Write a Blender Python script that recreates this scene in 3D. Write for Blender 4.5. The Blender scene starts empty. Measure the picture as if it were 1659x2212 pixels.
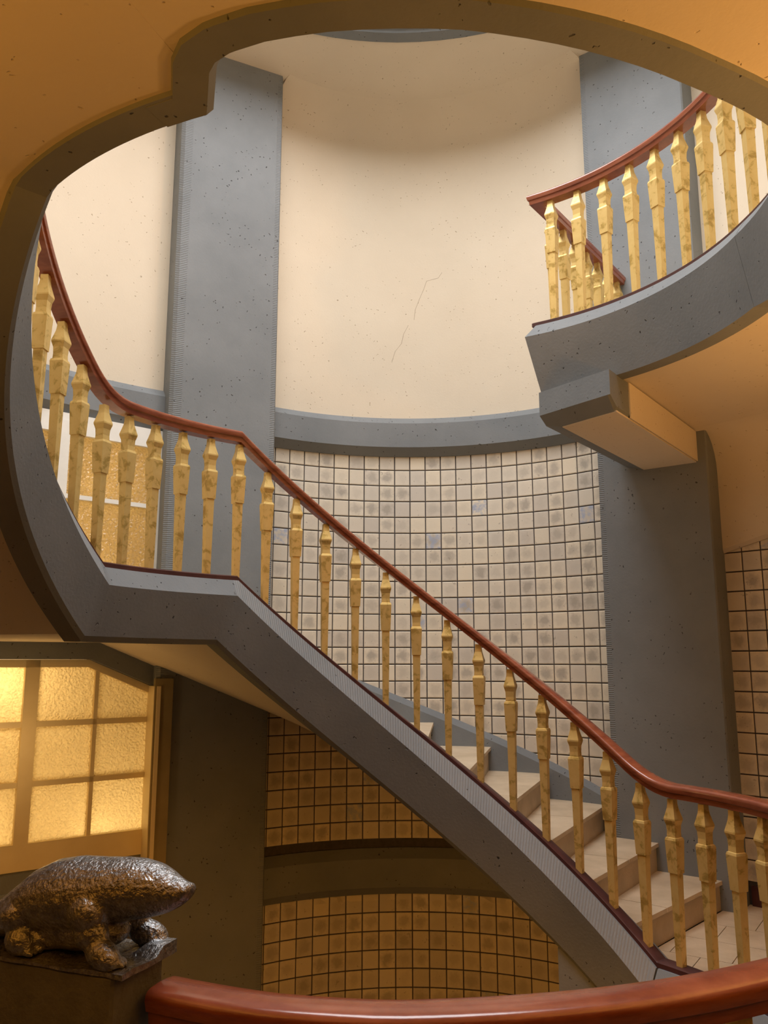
import bpy, bmesh, math, random
from mathutils import Vector, Matrix, noise
random.seed(7)
sin, cos, tan, rad, deg = math.sin, math.cos, math.tan, math.radians, math.degrees
PI = math.pi
SC = bpy.context.scene
COL = SC.collection

# ------------------------------------------------------------------ camera
cam_data = bpy.data.cameras.new('camera')
cam_data.sensor_fit = 'VERTICAL'
cam_data.sensor_height = 24.0
cam_data.lens = 1797.0 / 2212.0 * 24.0
cam_data.clip_start = 0.05
cam = bpy.data.objects.new('camera', cam_data)
cam.location = (0, 0, 1.8)
cam.rotation_euler = (rad(90 + 10.15), 0, 0)
COL.objects.link(cam)
SC.camera = cam

# ------------------------------------------------------------------ colour management, world, lights
SC.view_settings.view_transform = 'Standard'
SC.view_settings.look = 'None'
SC.view_settings.exposure = 0.0
SC.view_settings.gamma = 1.0
SC.view_settings.use_curve_mapping = False
try:
    SC.cycles.use_denoising = True
    SC.cycles.max_bounces = 10
    SC.cycles.diffuse_bounces = 6
    SC.cycles.sample_clamp_indirect = 4.0
except Exception:
    pass
world = bpy.data.worlds.new('world')
SC.world = world
world.use_nodes = True
world.node_tree.nodes['Background'].inputs[0].default_value = (0.9, 0.95, 1.0, 1)
world.node_tree.nodes['Background'].inputs[1].default_value = 0.02

CX, CY = 0.122, 3.953            # centre of the round stair hall


def lamp(name, kind, loc, energy, color, size=0.15, rot=(0, 0, 0)):
    d = bpy.data.lights.new(name, kind)
    d.energy = energy
    d.color = color
    if kind == 'AREA':
        d.shape = 'DISK'
        d.size = size
    else:
        d.shadow_soft_size = size
    if kind == 'SPOT':
        d.spot_size = rad(165)
        d.spot_blend = 0.6
    o = bpy.data.objects.new(name, d)
    o.location = loc
    o.rotation_euler = rot
    COL.objects.link(o)
    return o


WARM = (1.0, 0.42, 0.05)
# daylight through the round skylight in the roof
lamp('skylight_daylight', 'AREA', (CX, CY, 8.6), 400, (0.97, 0.97, 1.0), 4.4)
# unseen warm lamps of lobby and right landing, aimed up to spare the pedestal
UP = (PI, 0, 0)
lamp('lobby_uplighter', 'SPOT', (-2.7, -0.3, 1.9), 290, WARM, 0.2, UP)
lamp('lobby_uplighter', 'SPOT', (2.7, -0.3, 1.9), 240, WARM, 0.2, UP)
lamp('landing_uplighter', 'SPOT', (3.2, 2.4, 1.9), 330, (1.0, 0.50, 0.15), 0.2, UP)
# unseen light added beside the lower window to brighten its bars and the soffit
lamp('half_landing_fill', 'POINT', (-2.5, 5.9, 1.2), 6.5, (1.0, 0.62, 0.26), 0.12)
# ceiling lamp of the floor below
lamp('lower_floor_lamp', 'POINT', (0.3, 0.35, -0.72), 250, WARM, 0.2)

# ------------------------------------------------------------------ node materials
MATS = {}


def mat(name):
    m = bpy.data.materials.new(name)
    m.use_nodes = True
    nt = m.node_tree
    MATS[name] = m
    return m, nt, nt.nodes['Principled BSDF']


def nd(nt, t, **kw):
    n = nt.nodes.new(t)
    for k, v in kw.items():
        if hasattr(n, k):
            setattr(n, k, v)
        else:
            n.inputs[k.replace('_', ' ')].default_value = v
    return n


def L(nt, a, ao, b, bi):
    nt.links.new(a.outputs[ao], b.inputs[bi])


def ramp(nt, src, out, stops):
    r = nt.nodes.new('ShaderNodeValToRGB')
    e = r.color_ramp.elements
    while len(e) < len(stops):
        e.new(0.5)
    for i, (p, c) in enumerate(stops):
        e[i].position = p
        e[i].color = (*c, 1) if len(c) == 3 else c
    nt.links.new(src.outputs[out], r.inputs[0])
    return r


def pitted(name, c1, c2, pit, rough, scale=1.2, pitscale=16.0, depth=0.01, stripes=None, pitcut=0.13, dens=0.5):
    """cast plaster or concrete: cloudy colour, small open pits, fine grain; stripes = chisel marks"""
    m, nt, b = mat(name)
    tc = nd(nt, 'ShaderNodeTexCoord')
    n1 = nd(nt, 'ShaderNodeTexNoise', Scale=scale, Detail=6.0, Roughness=0.6)
    L(nt, tc, 'Object', n1, 'Vector')
    r1 = ramp(nt, n1, 0, [(0.3, c1), (0.7, c2)])
    v = nd(nt, 'ShaderNodeTexVoronoi', Scale=pitscale, Randomness=1.0)
    nw = nd(nt, 'ShaderNodeTexNoise', Scale=30.0, Detail=2.0)
    L(nt, tc, 'Object', nw, 'Vector')
    mx = nd(nt, 'ShaderNodeMixRGB', blend_type='ADD')
    mx.inputs[0].default_value = 0.05
    L(nt, tc, 'Object', mx, 1)
    L(nt, nw, 1, mx, 2)
    L(nt, mx, 0, v, 'Vector')
    nm = nd(nt, 'ShaderNodeTexNoise', Scale=3.1, Detail=3.0)
    L(nt, tc, 'Object', nm, 'Vector')
    pr = ramp(nt, v, 0, [(pitcut * 0.6, (1, 1, 1)), (pitcut, (0, 0, 0))])
    mr = ramp(nt, nm, 0, [(dens, (0, 0, 0)), (dens + 0.06, (1, 1, 1))])
    mul = nd(nt, 'ShaderNodeMath', operation='MULTIPLY')
    L(nt, pr, 0, mul, 0)
    L(nt, mr, 0, mul, 1)
    mc = nd(nt, 'ShaderNodeMixRGB')
    L(nt, mul, 0, mc, 0)
    L(nt, r1, 0, mc, 1)
    mc.inputs[2].default_value = (*pit, 1)
    L(nt, mc, 0, b, 'Base Color')
    b.inputs['Roughness'].default_value = rough
    b.inputs['Specular IOR Level'].default_value = 0.3
    n2 = nd(nt, 'ShaderNodeTexNoise', Scale=55.0, Detail=4.0)
    L(nt, tc, 'Object', n2, 'Vector')
    h = nd(nt, 'ShaderNodeMath', operation='MULTIPLY_ADD')
    L(nt, n2, 0, h, 0)
    h.inputs[1].default_value = 0.25
    neg = nd(nt, 'ShaderNodeMath', operation='MULTIPLY')
    L(nt, mul, 0, neg, 0)
    neg.inputs[1].default_value = -1.0
    L(nt, neg, 0, h, 2)
    src = h
    if stripes:
        sx = nd(nt, 'ShaderNodeSeparateXYZ')
        L(nt, tc, 'Object', sx, 0)
        if stripes == 'z':
            k = nd(nt, 'ShaderNodeMath', operation='MULTIPLY')
            L(nt, sx, 2, k, 0)
            k.inputs[1].default_value = 2 * PI / 0.017
        else:
            ax = nd(nt, 'ShaderNodeMath', operation='SUBTRACT'); L(nt, sx, 0, ax, 0); ax.inputs[1].default_value = CX
            ay = nd(nt, 'ShaderNodeMath', operation='SUBTRACT'); L(nt, sx, 1, ay, 0); ay.inputs[1].default_value = CY
            at = nd(nt, 'ShaderNodeMath', operation='ARCTAN2'); L(nt, ax, 0, at, 0); L(nt, ay, 0, at, 1)
            k = nd(nt, 'ShaderNodeMath', operation='MULTIPLY'); L(nt, at, 0, k, 0)
            k.inputs[1].default_value = 2 * PI * 1.77 / 0.017
        wob = nd(nt, 'ShaderNodeMath', operation='MULTIPLY_ADD')
        L(nt, n2, 0, wob, 0); wob.inputs[1].default_value = 1.6; L(nt, k, 0, wob, 2)
        s = nd(nt, 'ShaderNodeMath', operation='SINE'); L(nt, wob, 0, s, 0)
        a2 = nd(nt, 'ShaderNodeMath', operation='MULTIPLY_ADD'); L(nt, s, 0, a2, 0)
        a2.inputs[1].default_value = 0.22; L(nt, h, 0, a2, 2)
        src = a2
    bp = nd(nt, 'ShaderNodeBump', Strength=0.6, Distance=depth)
    L(nt, src, 0, bp, 'Height')
    L(nt, bp, 0, b, 'Normal')
    return m


def simple(name, c1, c2, rough=0.5, metal=0.0, scale=4.0, stretch=(1, 1, 1), bump=0.0, bscale=40.0, spec=0.5, coat=0.0, pos=(0.35, 0.65), detail=5.0):
    m, nt, b = mat(name)
    tc = nd(nt, 'ShaderNodeTexCoord')
    mp = nd(nt, 'ShaderNodeMapping')
    mp.inputs['Scale'].default_value = stretch
    L(nt, tc, 'Object', mp, 0)
    n1 = nd(nt, 'ShaderNodeTexNoise', Scale=scale, Detail=detail, Roughness=0.6)
    L(nt, mp, 0, n1, 'Vector')
    r = ramp(nt, n1, 0, [(pos[0], c1), (pos[1], c2)])
    L(nt, r, 0, b, 'Base Color')
    b.inputs['Roughness'].default_value = rough
    b.inputs['Metallic'].default_value = metal
    b.inputs['Specular IOR Level'].default_value = spec
    b.inputs['Coat Weight'].default_value = coat
    b.inputs['Coat Roughness'].default_value = 0.12
    if bump:
        n2 = nd(nt, 'ShaderNodeTexNoise', Scale=bscale, Detail=3.0)
        L(nt, mp, 0, n2, 'Vector')
        bp = nd(nt, 'ShaderNodeBump', Strength=bump, Distance=0.01)
        L(nt, n2, 0, bp, 'Height')
        L(nt, bp, 0, b, 'Normal')
    return m


PLASTER = pitted('cream_plaster', (0.64, 0.56, 0.44), (0.69, 0.61, 0.485), (0.42, 0.34, 0.24), 0.85, 0.9, 21.0, 0.006, None, 0.12, 0.43)
CONCRETE = pitted('grey_blue_concrete', (0.165, 0.180, 0.190), (0.215, 0.230, 0.240), (0.05, 0.05, 0.05), 0.75, 1.5, 20.0, 0.008, None, 0.135, 0.44)
CHISEL = pitted('chiselled_concrete', (0.23, 0.245, 0.255), (0.29, 0.305, 0.315), (0.10, 0.10, 0.10), 0.8, 1.5, 14.0, 0.012, 'a', 0.1, 0.55)  # bevels lighter than the other concrete: skylight on them put into the colour
CHISELZ = pitted('chiselled_concrete_edge', (0.165, 0.180, 0.190), (0.215, 0.230, 0.240), (0.06, 0.06, 0.06), 0.8, 1.5, 14.0, 0.012, 'z', 0.1, 0.55)
GROUT = simple('dark_grout', (0.055, 0.048, 0.048), (0.08, 0.07, 0.07), 0.9, 0, 20)
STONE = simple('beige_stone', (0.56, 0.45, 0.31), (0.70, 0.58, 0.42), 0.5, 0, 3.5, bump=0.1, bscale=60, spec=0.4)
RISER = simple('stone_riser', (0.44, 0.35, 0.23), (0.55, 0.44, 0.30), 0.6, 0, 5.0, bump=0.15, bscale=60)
WOOD = simple('red_brown_wood', (0.21, 0.052, 0.026), (0.34, 0.105, 0.052), 0.22, 0, 5.0, (1, 1, 6), bump=0.03, spec=0.5, coat=0.4)
WOODDARK = simple('dark_red_strip', (0.055, 0.018, 0.018), (0.085, 0.028, 0.026), 0.4, 0, 8.0)
LOWBOUNCE = simple('low_bounce_dark', (0.10, 0.085, 0.07), (0.14, 0.12, 0.10), 0.7, 0, 3)  # for unseen walls and floors, darkened to cut bounced light
PEDST = simple('dark_grey_concrete', (0.10, 0.105, 0.105), (0.15, 0.155, 0.155), 0.8, 0, 9.0, bump=0.3, bscale=70)
WHITE = simple('white_paint', (0.78, 0.77, 0.72), (0.84, 0.83, 0.78), 0.4, 0, 6)
CREAMPAINT = simple('cream_paint', (0.74, 0.61, 0.35), (0.80, 0.67, 0.40), 0.45, 0, 3)
BRONZE = simple('dark_cast_stone', (0.19, 0.195, 0.20), (0.36, 0.365, 0.37), 0.34, 0.8, 60.0, bump=0.6, bscale=110.0, spec=0.8)
LIGHTBOX = simple('warm_white_room', (0.8, 0.72, 0.6), (0.85, 0.78, 0.66), 0.9, 0, 2)

# gold leaf with darker worn patches, different on every baluster
def gold():
    m, nt, b = mat('gold_leaf')
    tc = nd(nt, 'ShaderNodeTexCoord')
    oi = nd(nt, 'ShaderNodeObjectInfo')
    ad = nd(nt, 'ShaderNodeVectorMath', operation='ADD')
    sc = nd(nt, 'ShaderNodeVectorMath', operation='SCALE')
    cb = nd(nt, 'ShaderNodeCombineXYZ')
    L(nt, oi, 'Random', cb, 0); L(nt, oi, 'Random', cb, 1); L(nt, oi, 'Random', cb, 2)
    L(nt, cb, 0, sc, 0); sc.inputs['Scale'].default_value = 37.0
    L(nt, tc, 'Object', ad, 0); L(nt, sc, 0, ad, 1)
    n = nd(nt, 'ShaderNodeTexNoise', Scale=15.0, Detail=5.0, Roughness=0.62, Distortion=0.5)
    L(nt, ad, 0, n, 'Vector')
    r = ramp(nt, n, 0, [(0.28, (0.42, 0.27, 0.07)), (0.40, (0.56, 0.39, 0.11)), (0.475, (0.78, 0.57, 0.21)), (0.8, (0.84, 0.64, 0.26))])
    L(nt, r, 0, b, 'Base Color')
    b.inputs['Metallic'].default_value = 0.45
    b.inputs['Roughness'].default_value = 0.42
    bp = nd(nt, 'ShaderNodeBump', Strength=0.15, Distance=0.004)
    L(nt, n, 0, bp, 'Height'); L(nt, bp, 0, b, 'Normal')
    return m
GOLD = gold()

# hand made tiles: cream rim, smoky middle; a few with a breath of blue
def tile_mat():
    m, nt, b = mat('smoky_cream_tile')
    tc = nd(nt, 'ShaderNodeTexCoord')
    oi_ = nd(nt, 'ShaderNodeObjectInfo')
    ge = nd(nt, 'ShaderNodeNewGeometry')
    su = nd(nt, 'ShaderNodeMath', operation='ADD'); L(nt, oi_, 'Random', su, 0); L(nt, ge, 'Random Per Island', su, 1)
    oi = nd(nt, 'ShaderNodeMath', operation='FRACT'); L(nt, su, 0, oi, 0)
    cb = nd(nt, 'ShaderNodeCombineXYZ')
    L(nt, oi, 0, cb, 0); L(nt, oi, 0, cb, 1); L(nt, oi, 0, cb, 2)
    sc = nd(nt, 'ShaderNodeVectorMath', operation='SCALE')
    L(nt, cb, 0, sc, 0); sc.inputs['Scale'].default_value = 61.0
    ad = nd(nt, 'ShaderNodeVectorMath', operation='ADD')
    L(nt, tc, 'Object', ad, 0); L(nt, sc, 0, ad, 1)
    n = nd(nt, 'ShaderNodeTexNoise', Scale=22.0, Detail=5.0, Roughness=0.65)
    L(nt, ad, 0, n, 'Vector')
    ln = nd(nt, 'ShaderNodeVectorMath', operation='LENGTH')
    L(nt, tc, 'UV', ln, 0)
    # distance to the middle, roughened by the noise
    d = nd(nt, 'ShaderNodeMath', operation='MULTIPLY_ADD')
    L(nt, n, 0, d, 0); d.inputs[1].default_value = 0.11; L(nt, ln, 'Value', d, 2)
    rim = ramp(nt, d, 0, [(0.080, (1, 1, 1)), (0.126, (0, 0, 0))])
    mul = nd(nt, 'ShaderNodeMath', operation='MULTIPLY')
    fr = nd(nt, 'ShaderNodeMath', operation='FRACT')
    k = nd(nt, 'ShaderNodeMath', operation='MULTIPLY'); L(nt, oi, 0, k, 0); k.inputs[1].default_value = 7.31
    L(nt, k, 0, fr, 0)
    L(nt, rim, 0, mul, 0); L(nt, fr, 0, mul, 1)
    base = ramp(nt, oi, 0, [(0.0, (0.64, 0.58, 0.48)), (0.3, (0.74, 0.66, 0.52)), (0.55, (0.58, 0.53, 0.46)), (0.8, (0.72, 0.65, 0.53)), (1.0, (0.62, 0.57, 0.49))])
    mx = nd(nt, 'ShaderNodeMixRGB')
    L(nt, mul, 0, mx, 0); L(nt, base, 0, mx, 1)
    mx.inputs[2].default_value = (0.40, 0.36, 0.305, 1)
    sp = nd(nt, 'ShaderNodeMath', operation='GREATER_THAN'); L(nt, n, 0, sp, 0); sp.inputs[1].default_value = 0.66
    mx2 = nd(nt, 'ShaderNodeMixRGB')
    s2 = nd(nt, 'ShaderNodeMath', operation='MULTIPLY'); L(nt, sp, 0, s2, 0); s2.inputs[1].default_value = 0.5
    L(nt, s2, 0, mx2, 0); L(nt, mx, 0, mx2, 1); mx2.inputs[2].default_value = (0.25, 0.22, 0.18, 1)
    k2 = nd(nt, 'ShaderNodeMath', operation='MULTIPLY'); L(nt, oi, 0, k2, 0); k2.inputs[1].default_value = 13.77
    f2 = nd(nt, 'ShaderNodeMath', operation='FRACT'); L(nt, k2, 0, f2, 0)
    bl = nd(nt, 'ShaderNodeMath', operation='GREATER_THAN'); L(nt, f2, 0, bl, 0); bl.inputs[1].default_value = 0.982
    bn = ramp(nt, n, 0, [(0.42, (0, 0, 0)), (0.6, (0.8, 0.8, 0.8))])
    bm = nd(nt, 'ShaderNodeMath', operation='MULTIPLY'); L(nt, bl, 0, bm, 0); L(nt, bn, 0, bm, 1)
    mx3 = nd(nt, 'ShaderNodeMixRGB')
    L(nt, bm, 0, mx3, 0); L(nt, mx2, 0, mx3, 1); mx3.inputs[2].default_value = (0.32, 0.38, 0.52, 1)
    L(nt, mx3, 0, b, 'Base Color')
    b.inputs['Roughness'].default_value = 0.55
    bp = nd(nt, 'ShaderNodeBump', Strength=0.25, Distance=0.005)
    L(nt, n, 0, bp, 'Height'); L(nt, bp, 0, b, 'Normal')
    return m
TILE = tile_mat()


def obscured_glass(name, tint, scale, strength):
    """hammered translucent glass; the light comes from lamps in the room behind it"""
    m = bpy.data.materials.new(name)
    m.use_nodes = True
    nt = m.node_tree
    nt.nodes.remove(nt.nodes['Principled BSDF'])
    out = nt.nodes['Material Output']
    tc = nd(nt, 'ShaderNodeTexCoord')
    nz = nd(nt, 'ShaderNodeTexNoise', Scale=30.0, Detail=2.0)
    L(nt, tc, 'Object', nz, 'Vector')
    mxv = nd(nt, 'ShaderNodeMixRGB', blend_type='ADD'); mxv.inputs[0].default_value = 0.03
    L(nt, tc, 'Object', mxv, 1); L(nt, nz, 1, mxv, 2)
    v = nd(nt, 'ShaderNodeTexVoronoi', Scale=scale, feature='SMOOTH_F1')
    L(nt, mxv, 0, v, 'Vector')
    bp = nd(nt, 'ShaderNodeBump', Strength=strength, Distance=0.03)
    L(nt, v, 0, bp, 'Height')
    tr = nd(nt, 'ShaderNodeBsdfTranslucent'); tr.inputs[0].default_value = (*tint, 1)
    L(nt, bp, 0, tr, 'Normal')
    gl = nd(nt, 'ShaderNodeBsdfGlossy'); gl.inputs['Roughness'].default_value = 0.18
    gl.inputs[0].default_value = (0.8, 0.8, 0.8, 1)
    L(nt, bp, 0, gl, 'Normal')
    rf = nd(nt, 'ShaderNodeBsdfRefraction'); rf.inputs['Roughness'].default_value = 0.7
    rf.inputs['IOR'].default_value = 1.2; rf.inputs[0].default_value = (*tint, 1)
    L(nt, bp, 0, rf, 'Normal')
    a = nd(nt, 'ShaderNodeMixShader'); a.inputs[0].default_value = 0.18
    L(nt, tr, 0, a, 1); L(nt, rf, 0, a, 2)
    s = nd(nt, 'ShaderNodeMixShader'); s.inputs[0].default_value = 0.06
    L(nt, a, 0, s, 1); L(nt, gl, 0, s, 2)
    L(nt, s, 0, out, 0)
    return m


GLASS = obscured_glass('hammered_glass', (0.95, 0.86, 0.62), 62.0, 0.8)
GLASS2 = obscured_glass('hammered_glass_pale', (0.95, 0.86, 0.64), 55.0, 0.8)

# skylight glass: gives the daylight off
SKYG, _nt, _b = mat('skylight_glass')
_b.inputs['Base Color'].default_value = (0.8, 0.8, 0.8, 1)
_b.inputs['Emission Color'].default_value = (1.0, 0.95, 0.88, 1)
_b.inputs['Emission Strength'].default_value = 1.2

# ------------------------------------------------------------------ mesh helpers
def link(name, me, parent=None, label=None, cat=None, group=None, kind=None):
    o = bpy.data.objects.new(name, me)
    COL.objects.link(o)
    if parent:
        o.parent = parent
        o.matrix_parent_inverse = Matrix.Identity(4)
    if label: o['label'] = label
    if cat: o['category'] = cat
    if group: o['group'] = group
    if kind: o['kind'] = kind
    return o


def mesh(name, V, F, mats, mi=None, smooth=30):
    me = bpy.data.meshes.new(name)
    me.from_pydata([tuple(v) for v in V], [], F)
    for m in (mats if isinstance(mats, (list, tuple)) else [mats]):
        me.materials.append(m)
    if mi:
        me.polygons.foreach_set('material_index', mi)
    bm = bmesh.new(); bm.from_mesh(me)
    bmesh.ops.recalc_face_normals(bm, faces=bm.faces)
    bm.to_mesh(me); bm.free()
    if smooth:
        for p in me.polygons: p.use_smooth = True
        me.set_sharp_from_angle(angle=rad(smooth))
    me.update()
    return me


def P(R, th, z):
    t = rad(th)
    return Vector((CX + R * sin(t), CY + R * cos(t), z))


def frange(a, b, step, extra=()):
    n = max(1, int(round(abs(b - a) / step)))
    L_ = [a + (b - a) * i / n for i in range(n + 1)]
    lo, hi = min(a, b), max(a, b)
    L_ += [e for e in extra if lo < e < hi]
    return sorted(set(round(x, 4) for x in L_), reverse=b < a)


def loft(name, rings, mats, mi_row=None, closed=True, caps=True, smooth=30):
    """rings: list of equally long point lists; mi_row: material index per profile edge"""
    V, F, M = [], [], []
    n = len(rings[0])
    for r in rings: V += r
    for i in range(len(rings) - 1):
        for j in range(n if closed else n - 1):
            a, b = i * n + j, i * n + (j + 1) % n
            F.append((a, b, b + n, a + n))
            M.append(mi_row[j] if mi_row else 0)
    if caps and closed:
        F.append(tuple(range(n))[::-1]); M.append(0)
        F.append(tuple(range((len(rings) - 1) * n, len(rings) * n))); M.append(0)
    return mesh(name, V, F, mats, M, smooth)


def sweep_ring(name, prof, ths, mats, mi_row=None, closed=True, caps=True, smooth=30):
    return loft(name, [[P(R, t, z) for R, z in prof(t)] for t in ths], mats, mi_row, closed, caps, smooth)


def sweep_path(name, pts, prof, mats, scale_z=None, smooth=30, loop=False):
    """vertical section (lateral, dz) carried along pts with mitred corners; lateral > 0 lies right of travel"""
    rings = []
    n = len(pts)
    for i, p in enumerate(pts):
        d0 = (pts[i] - pts[i - 1]).to_2d() if i > 0 else None
        d1 = (pts[i + 1] - pts[i]).to_2d() if i < n - 1 else None
        if d0 is None or d0.length < 1e-7: d0 = d1
        if d1 is None or d1.length < 1e-7: d1 = d0
        d0 = d0.normalized(); d1 = d1.normalized()
        n0 = Vector((d0.y, -d0.x)); n1 = Vector((d1.y, -d1.x))
        m = (n0 + n1).normalized()
        k = 1.0 / max(0.4, m.dot(n0))
        sz = scale_z[i] if scale_z else 1.0
        rings.append([Vector((p.x + m.x * a * k, p.y + m.y * a * k, p.z + b * sz)) for a, b in prof])
    return loft(name, rings, mats, None, True, True, smooth)


def box_me(name, lo, hi, m, bev=0.0, frame=None):
    bm = bmesh.new()
    bmesh.ops.create_cube(bm, size=1.0)
    for v in bm.verts:
        v.co = Vector([lo[i] + (v.co[i] + 0.5) * (hi[i] - lo[i]) for i in range(3)])
    if bev:
        bmesh.ops.bevel(bm, geom=bm.edges[:], offset=bev, segments=1, affect='EDGES', profile=0.5)
    if frame is not None:
        bm.transform(frame)
    me = bpy.data.meshes.new(name)
    bm.to_mesh(me); bm.free()
    me.materials.append(m)
    return me


def prism_me(name, poly, z0, z1, m, smooth=0):
    """horizontal polygon (x, y) between two heights; z may be a function of the point"""
    n = len(poly)
    f0 = z0 if callable(z0) else (lambda x, y: z0)
    f1 = z1 if callable(z1) else (lambda x, y: z1)
    V = [Vector((x, y, f0(x, y))) for x, y in poly] + [Vector((x, y, f1(x, y))) for x, y in poly]
    F = [tuple(range(n))[::-1], tuple(range(n, 2 * n))] + [(i, (i + 1) % n, n + (i + 1) % n, n + i) for i in range(n)]
    return mesh(name, V, F, m, None, smooth)


def empty(name, loc, label, cat, group=None, kind=None):
    o = bpy.data.objects.new(name, None)
    o.empty_display_size = 0.1
    o.location = loc
    COL.objects.link(o)
    o['label'] = label; o['category'] = cat
    if group: o['group'] = group
    if kind: o['kind'] = kind
    return o


def clip_poly(poly, nx, ny, d):
    """keep the side nx*x + ny*y <= d"""
    out = []
    for i in range(len(poly)):
        a, b = poly[i], poly[(i + 1) % len(poly)]
        da, db = nx * a[0] + ny * a[1] - d, nx * b[0] + ny * b[1] - d
        if da <= 0: out.append(a)
        if (da < 0 < db) or (db < 0 < da):
            t = da / (da - db)
            out.append((a[0] + (b[0] - a[0]) * t, a[1] + (b[1] - a[1]) * t))
    return out

# ------------------------------------------------------------------ plan of the hall
NX, NY, NR = 0.24, 5.65, 2.31          # the tiled niche at the back is a tighter circle
RW = 3.78                              # wall of the hall
HC = 7.44                              # ceiling of the upper floor
ZU, ZL, Z0 = 4.105, 2.315, 0.095       # concrete curb: upper floor, half landing, this floor
THF, THA, THB, THK = 51.6, -36.4, -68.5, -159.5
SLOPE = (ZL - Z0) / (THF - THA)
RB = 1.86                              # balusters stand on this circle
THE = 31.4                             # where the floors end beside the flight
ALPHA = math.atan(SLOPE * 180 / PI / 1.81)


def zs(t, F=THF, A=THA, B=THB):
    """top of the curb along the stair"""
    if t > F: return Z0
    if t > A: return Z0 + SLOPE * (F - t)
    if t > B: return ZL
    return min(ZU, ZL + SLOPE * (B - t))


def zoff(t, th):
    sh = deg(th * tan(ALPHA / 2) / 1.81)
    return zs(t, THF - sh, THA - sh, THB - sh) - th


def zbot(t):
    return min(zoff(t, 0.413), 3.43)


def zsoffit(t):
    return min(zoff(t, 0.413) + 0.04, 3.445)


def line_hit(th, nrm, off):
    """distance from the centre along th to the line at distance off with normal direction nrm (deg)"""
    c = cos(rad(th - nrm))
    return off / c


PL, PRG = -26.6, 37.6                   # the two pillars: directions of their faces
PF = 3.465


def r_niche(th):
    t = rad(th)
    ux, uy = sin(t), cos(t)
    ax, ay = CX - NX, CY - NY
    b = ux * ax + uy * ay
    return -b + math.sqrt(max(0, b * b - (ax * ax + ay * ay - NR * NR)))


def r_out(th):
    if -34.3 < th < -18.2: return line_hit(th, PL, PF)
    if 29.3 < th < 45.0: return line_hit(th, PRG, PF)
    if -18.2 <= th <= 29.3: return r_niche(th)
    return RW


# ------------------------------------------------------------------ structure: niche wall with its tiles
def niche_pts(a0, a1, n, off=0.0):
    return [(NX + (NR - off) * sin(rad(a0 + (a1 - a0) * i / n)), NY + (NR - off) * cos(rad(a0 + (a1 - a0) * i / n))) for i in range(n + 1)]


NA0, NA1 = -36.0, 50.0


def niche_strip(name, zprof, mats, n=48, mi_row=None, parent=None, **kw):
    """zprof: list of (inset towards the room, z); closed loft round the niche"""
    rings = []
    for i in range(n + 1):
        a = rad(NA0 + (NA1 - NA0) * i / n)
        rings.append([Vector((NX + (NR - o) * sin(a), NY + (NR - o) * cos(a), z)) for o, z in zprof])
    return link(name, loft(name, rings, mats, mi_row), parent, **kw)


BT, BBt = 4.16, 3.77                    # belt course of the upper floor
wall_tiled = niche_strip('wall_back', [(0, 0.13), (0, 3.80), (-0.25, 3.80), (-0.25, 0.13)], GROUT,
                         label='curved niche wall covered in small cream tiles behind the stair', cat='wall', kind='structure')
wall_lower = niche_strip('wall_back', [(0, -4.0), (0, -0.2), (-0.25, -0.2), (-0.25, -4.0)], GROUT,
                         label='dim tiled niche wall of the floor below, under the dark band', cat='wall', kind='structure')
niche_strip('wall_back', [(0, 4.0), (0, 7.1)] + [(0.34 * (1 - cos(a)), 7.1 + 0.34 * sin(a)) for a in [rad(15 * k) for k in range(1, 7)]] + [(-0.25, 7.44), (-0.25, 4.0)],
            PLASTER, label='tall curved cream plaster wall above the grey band', cat='wall', kind='structure')
for zt, lab in ((BT, 'grey concrete band round the niche between plaster and pale tiles'), (0.14, 'dark concrete band round the niche between the two dim tiled fields')):
    zb = zt - 0.39
    niche_strip('trim_1' if zt > 1 else 'trim_2', [(-0.1, zb), (0.03, zb), (0.11, zb + 0.075), (0.11, zt - 0.075), (0.02, zt), (-0.1, zt)], CONCRETE,
                label=lab, cat='band', kind='structure')

rings = []
for t_ in frange(-20.5, 33, 1.5):
    r_ = r_niche(t_) - 0.001
    z_ = max(0.15, zsoffit(t_) + 0.02)
    rings.append([P(r_, t_, 0.10), P(r_, t_, z_), P(r_ + 0.05, t_, z_), P(r_ + 0.05, t_, 0.10)])
wall_under = link('wall_back', loft('wall_back', rings, GROUT), None,
                  label='dim tiled triangle of the niche wall between the stair underside and the dark band', cat='wall', kind='structure')

def on_wall(u, v):
    # a point of the niche wall plaster seen in a direction of the room
    dx, dy = (u - 829.5) / 1797.0, (1106 - v) / 1797.0
    d = Vector((dx, cos(rad(10.15)) - dy * sin(rad(10.15)), sin(rad(10.15)) + dy * cos(rad(10.15))))
    a = d.x ** 2 + d.y ** 2; b = -2 * (d.x * NX + d.y * NY); c = NX ** 2 + NY ** 2 - (NR - 0.0005) ** 2
    t = (-b + math.sqrt(b * b - 4 * a * c)) / 2 / a
    return Vector((0, 0, 1.8)) + d * t
CRACK = simple('hairline_crack', (0.30, 0.24, 0.17), (0.40, 0.33, 0.24), 0.9, 0, 20)
for line in ([(955, 588), (947, 601), (932, 605), (920, 607), (914, 625), (906, 645), (899, 668), (894, 690)], [(884, 705), (873, 722), (867, 742), (853, 760), (846, 782)]):
    pts = [on_wall(u + random.gauss(0, 1.2), v + random.gauss(0, 1.2)) for u, v in line]
    rg = [[p + Vector((q[0], 0, q[1])) * 0.0022 for q in ((-1, 0), (0, -1), (1, 0), (0, 1))] for p in pts]
    link('crack', loft('crack', rg, CRACK), bpy.data.objects['wall_back.002'])

# tiles
TW, TH_, TG = 0.15, 0.1555, 0.0105


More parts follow.
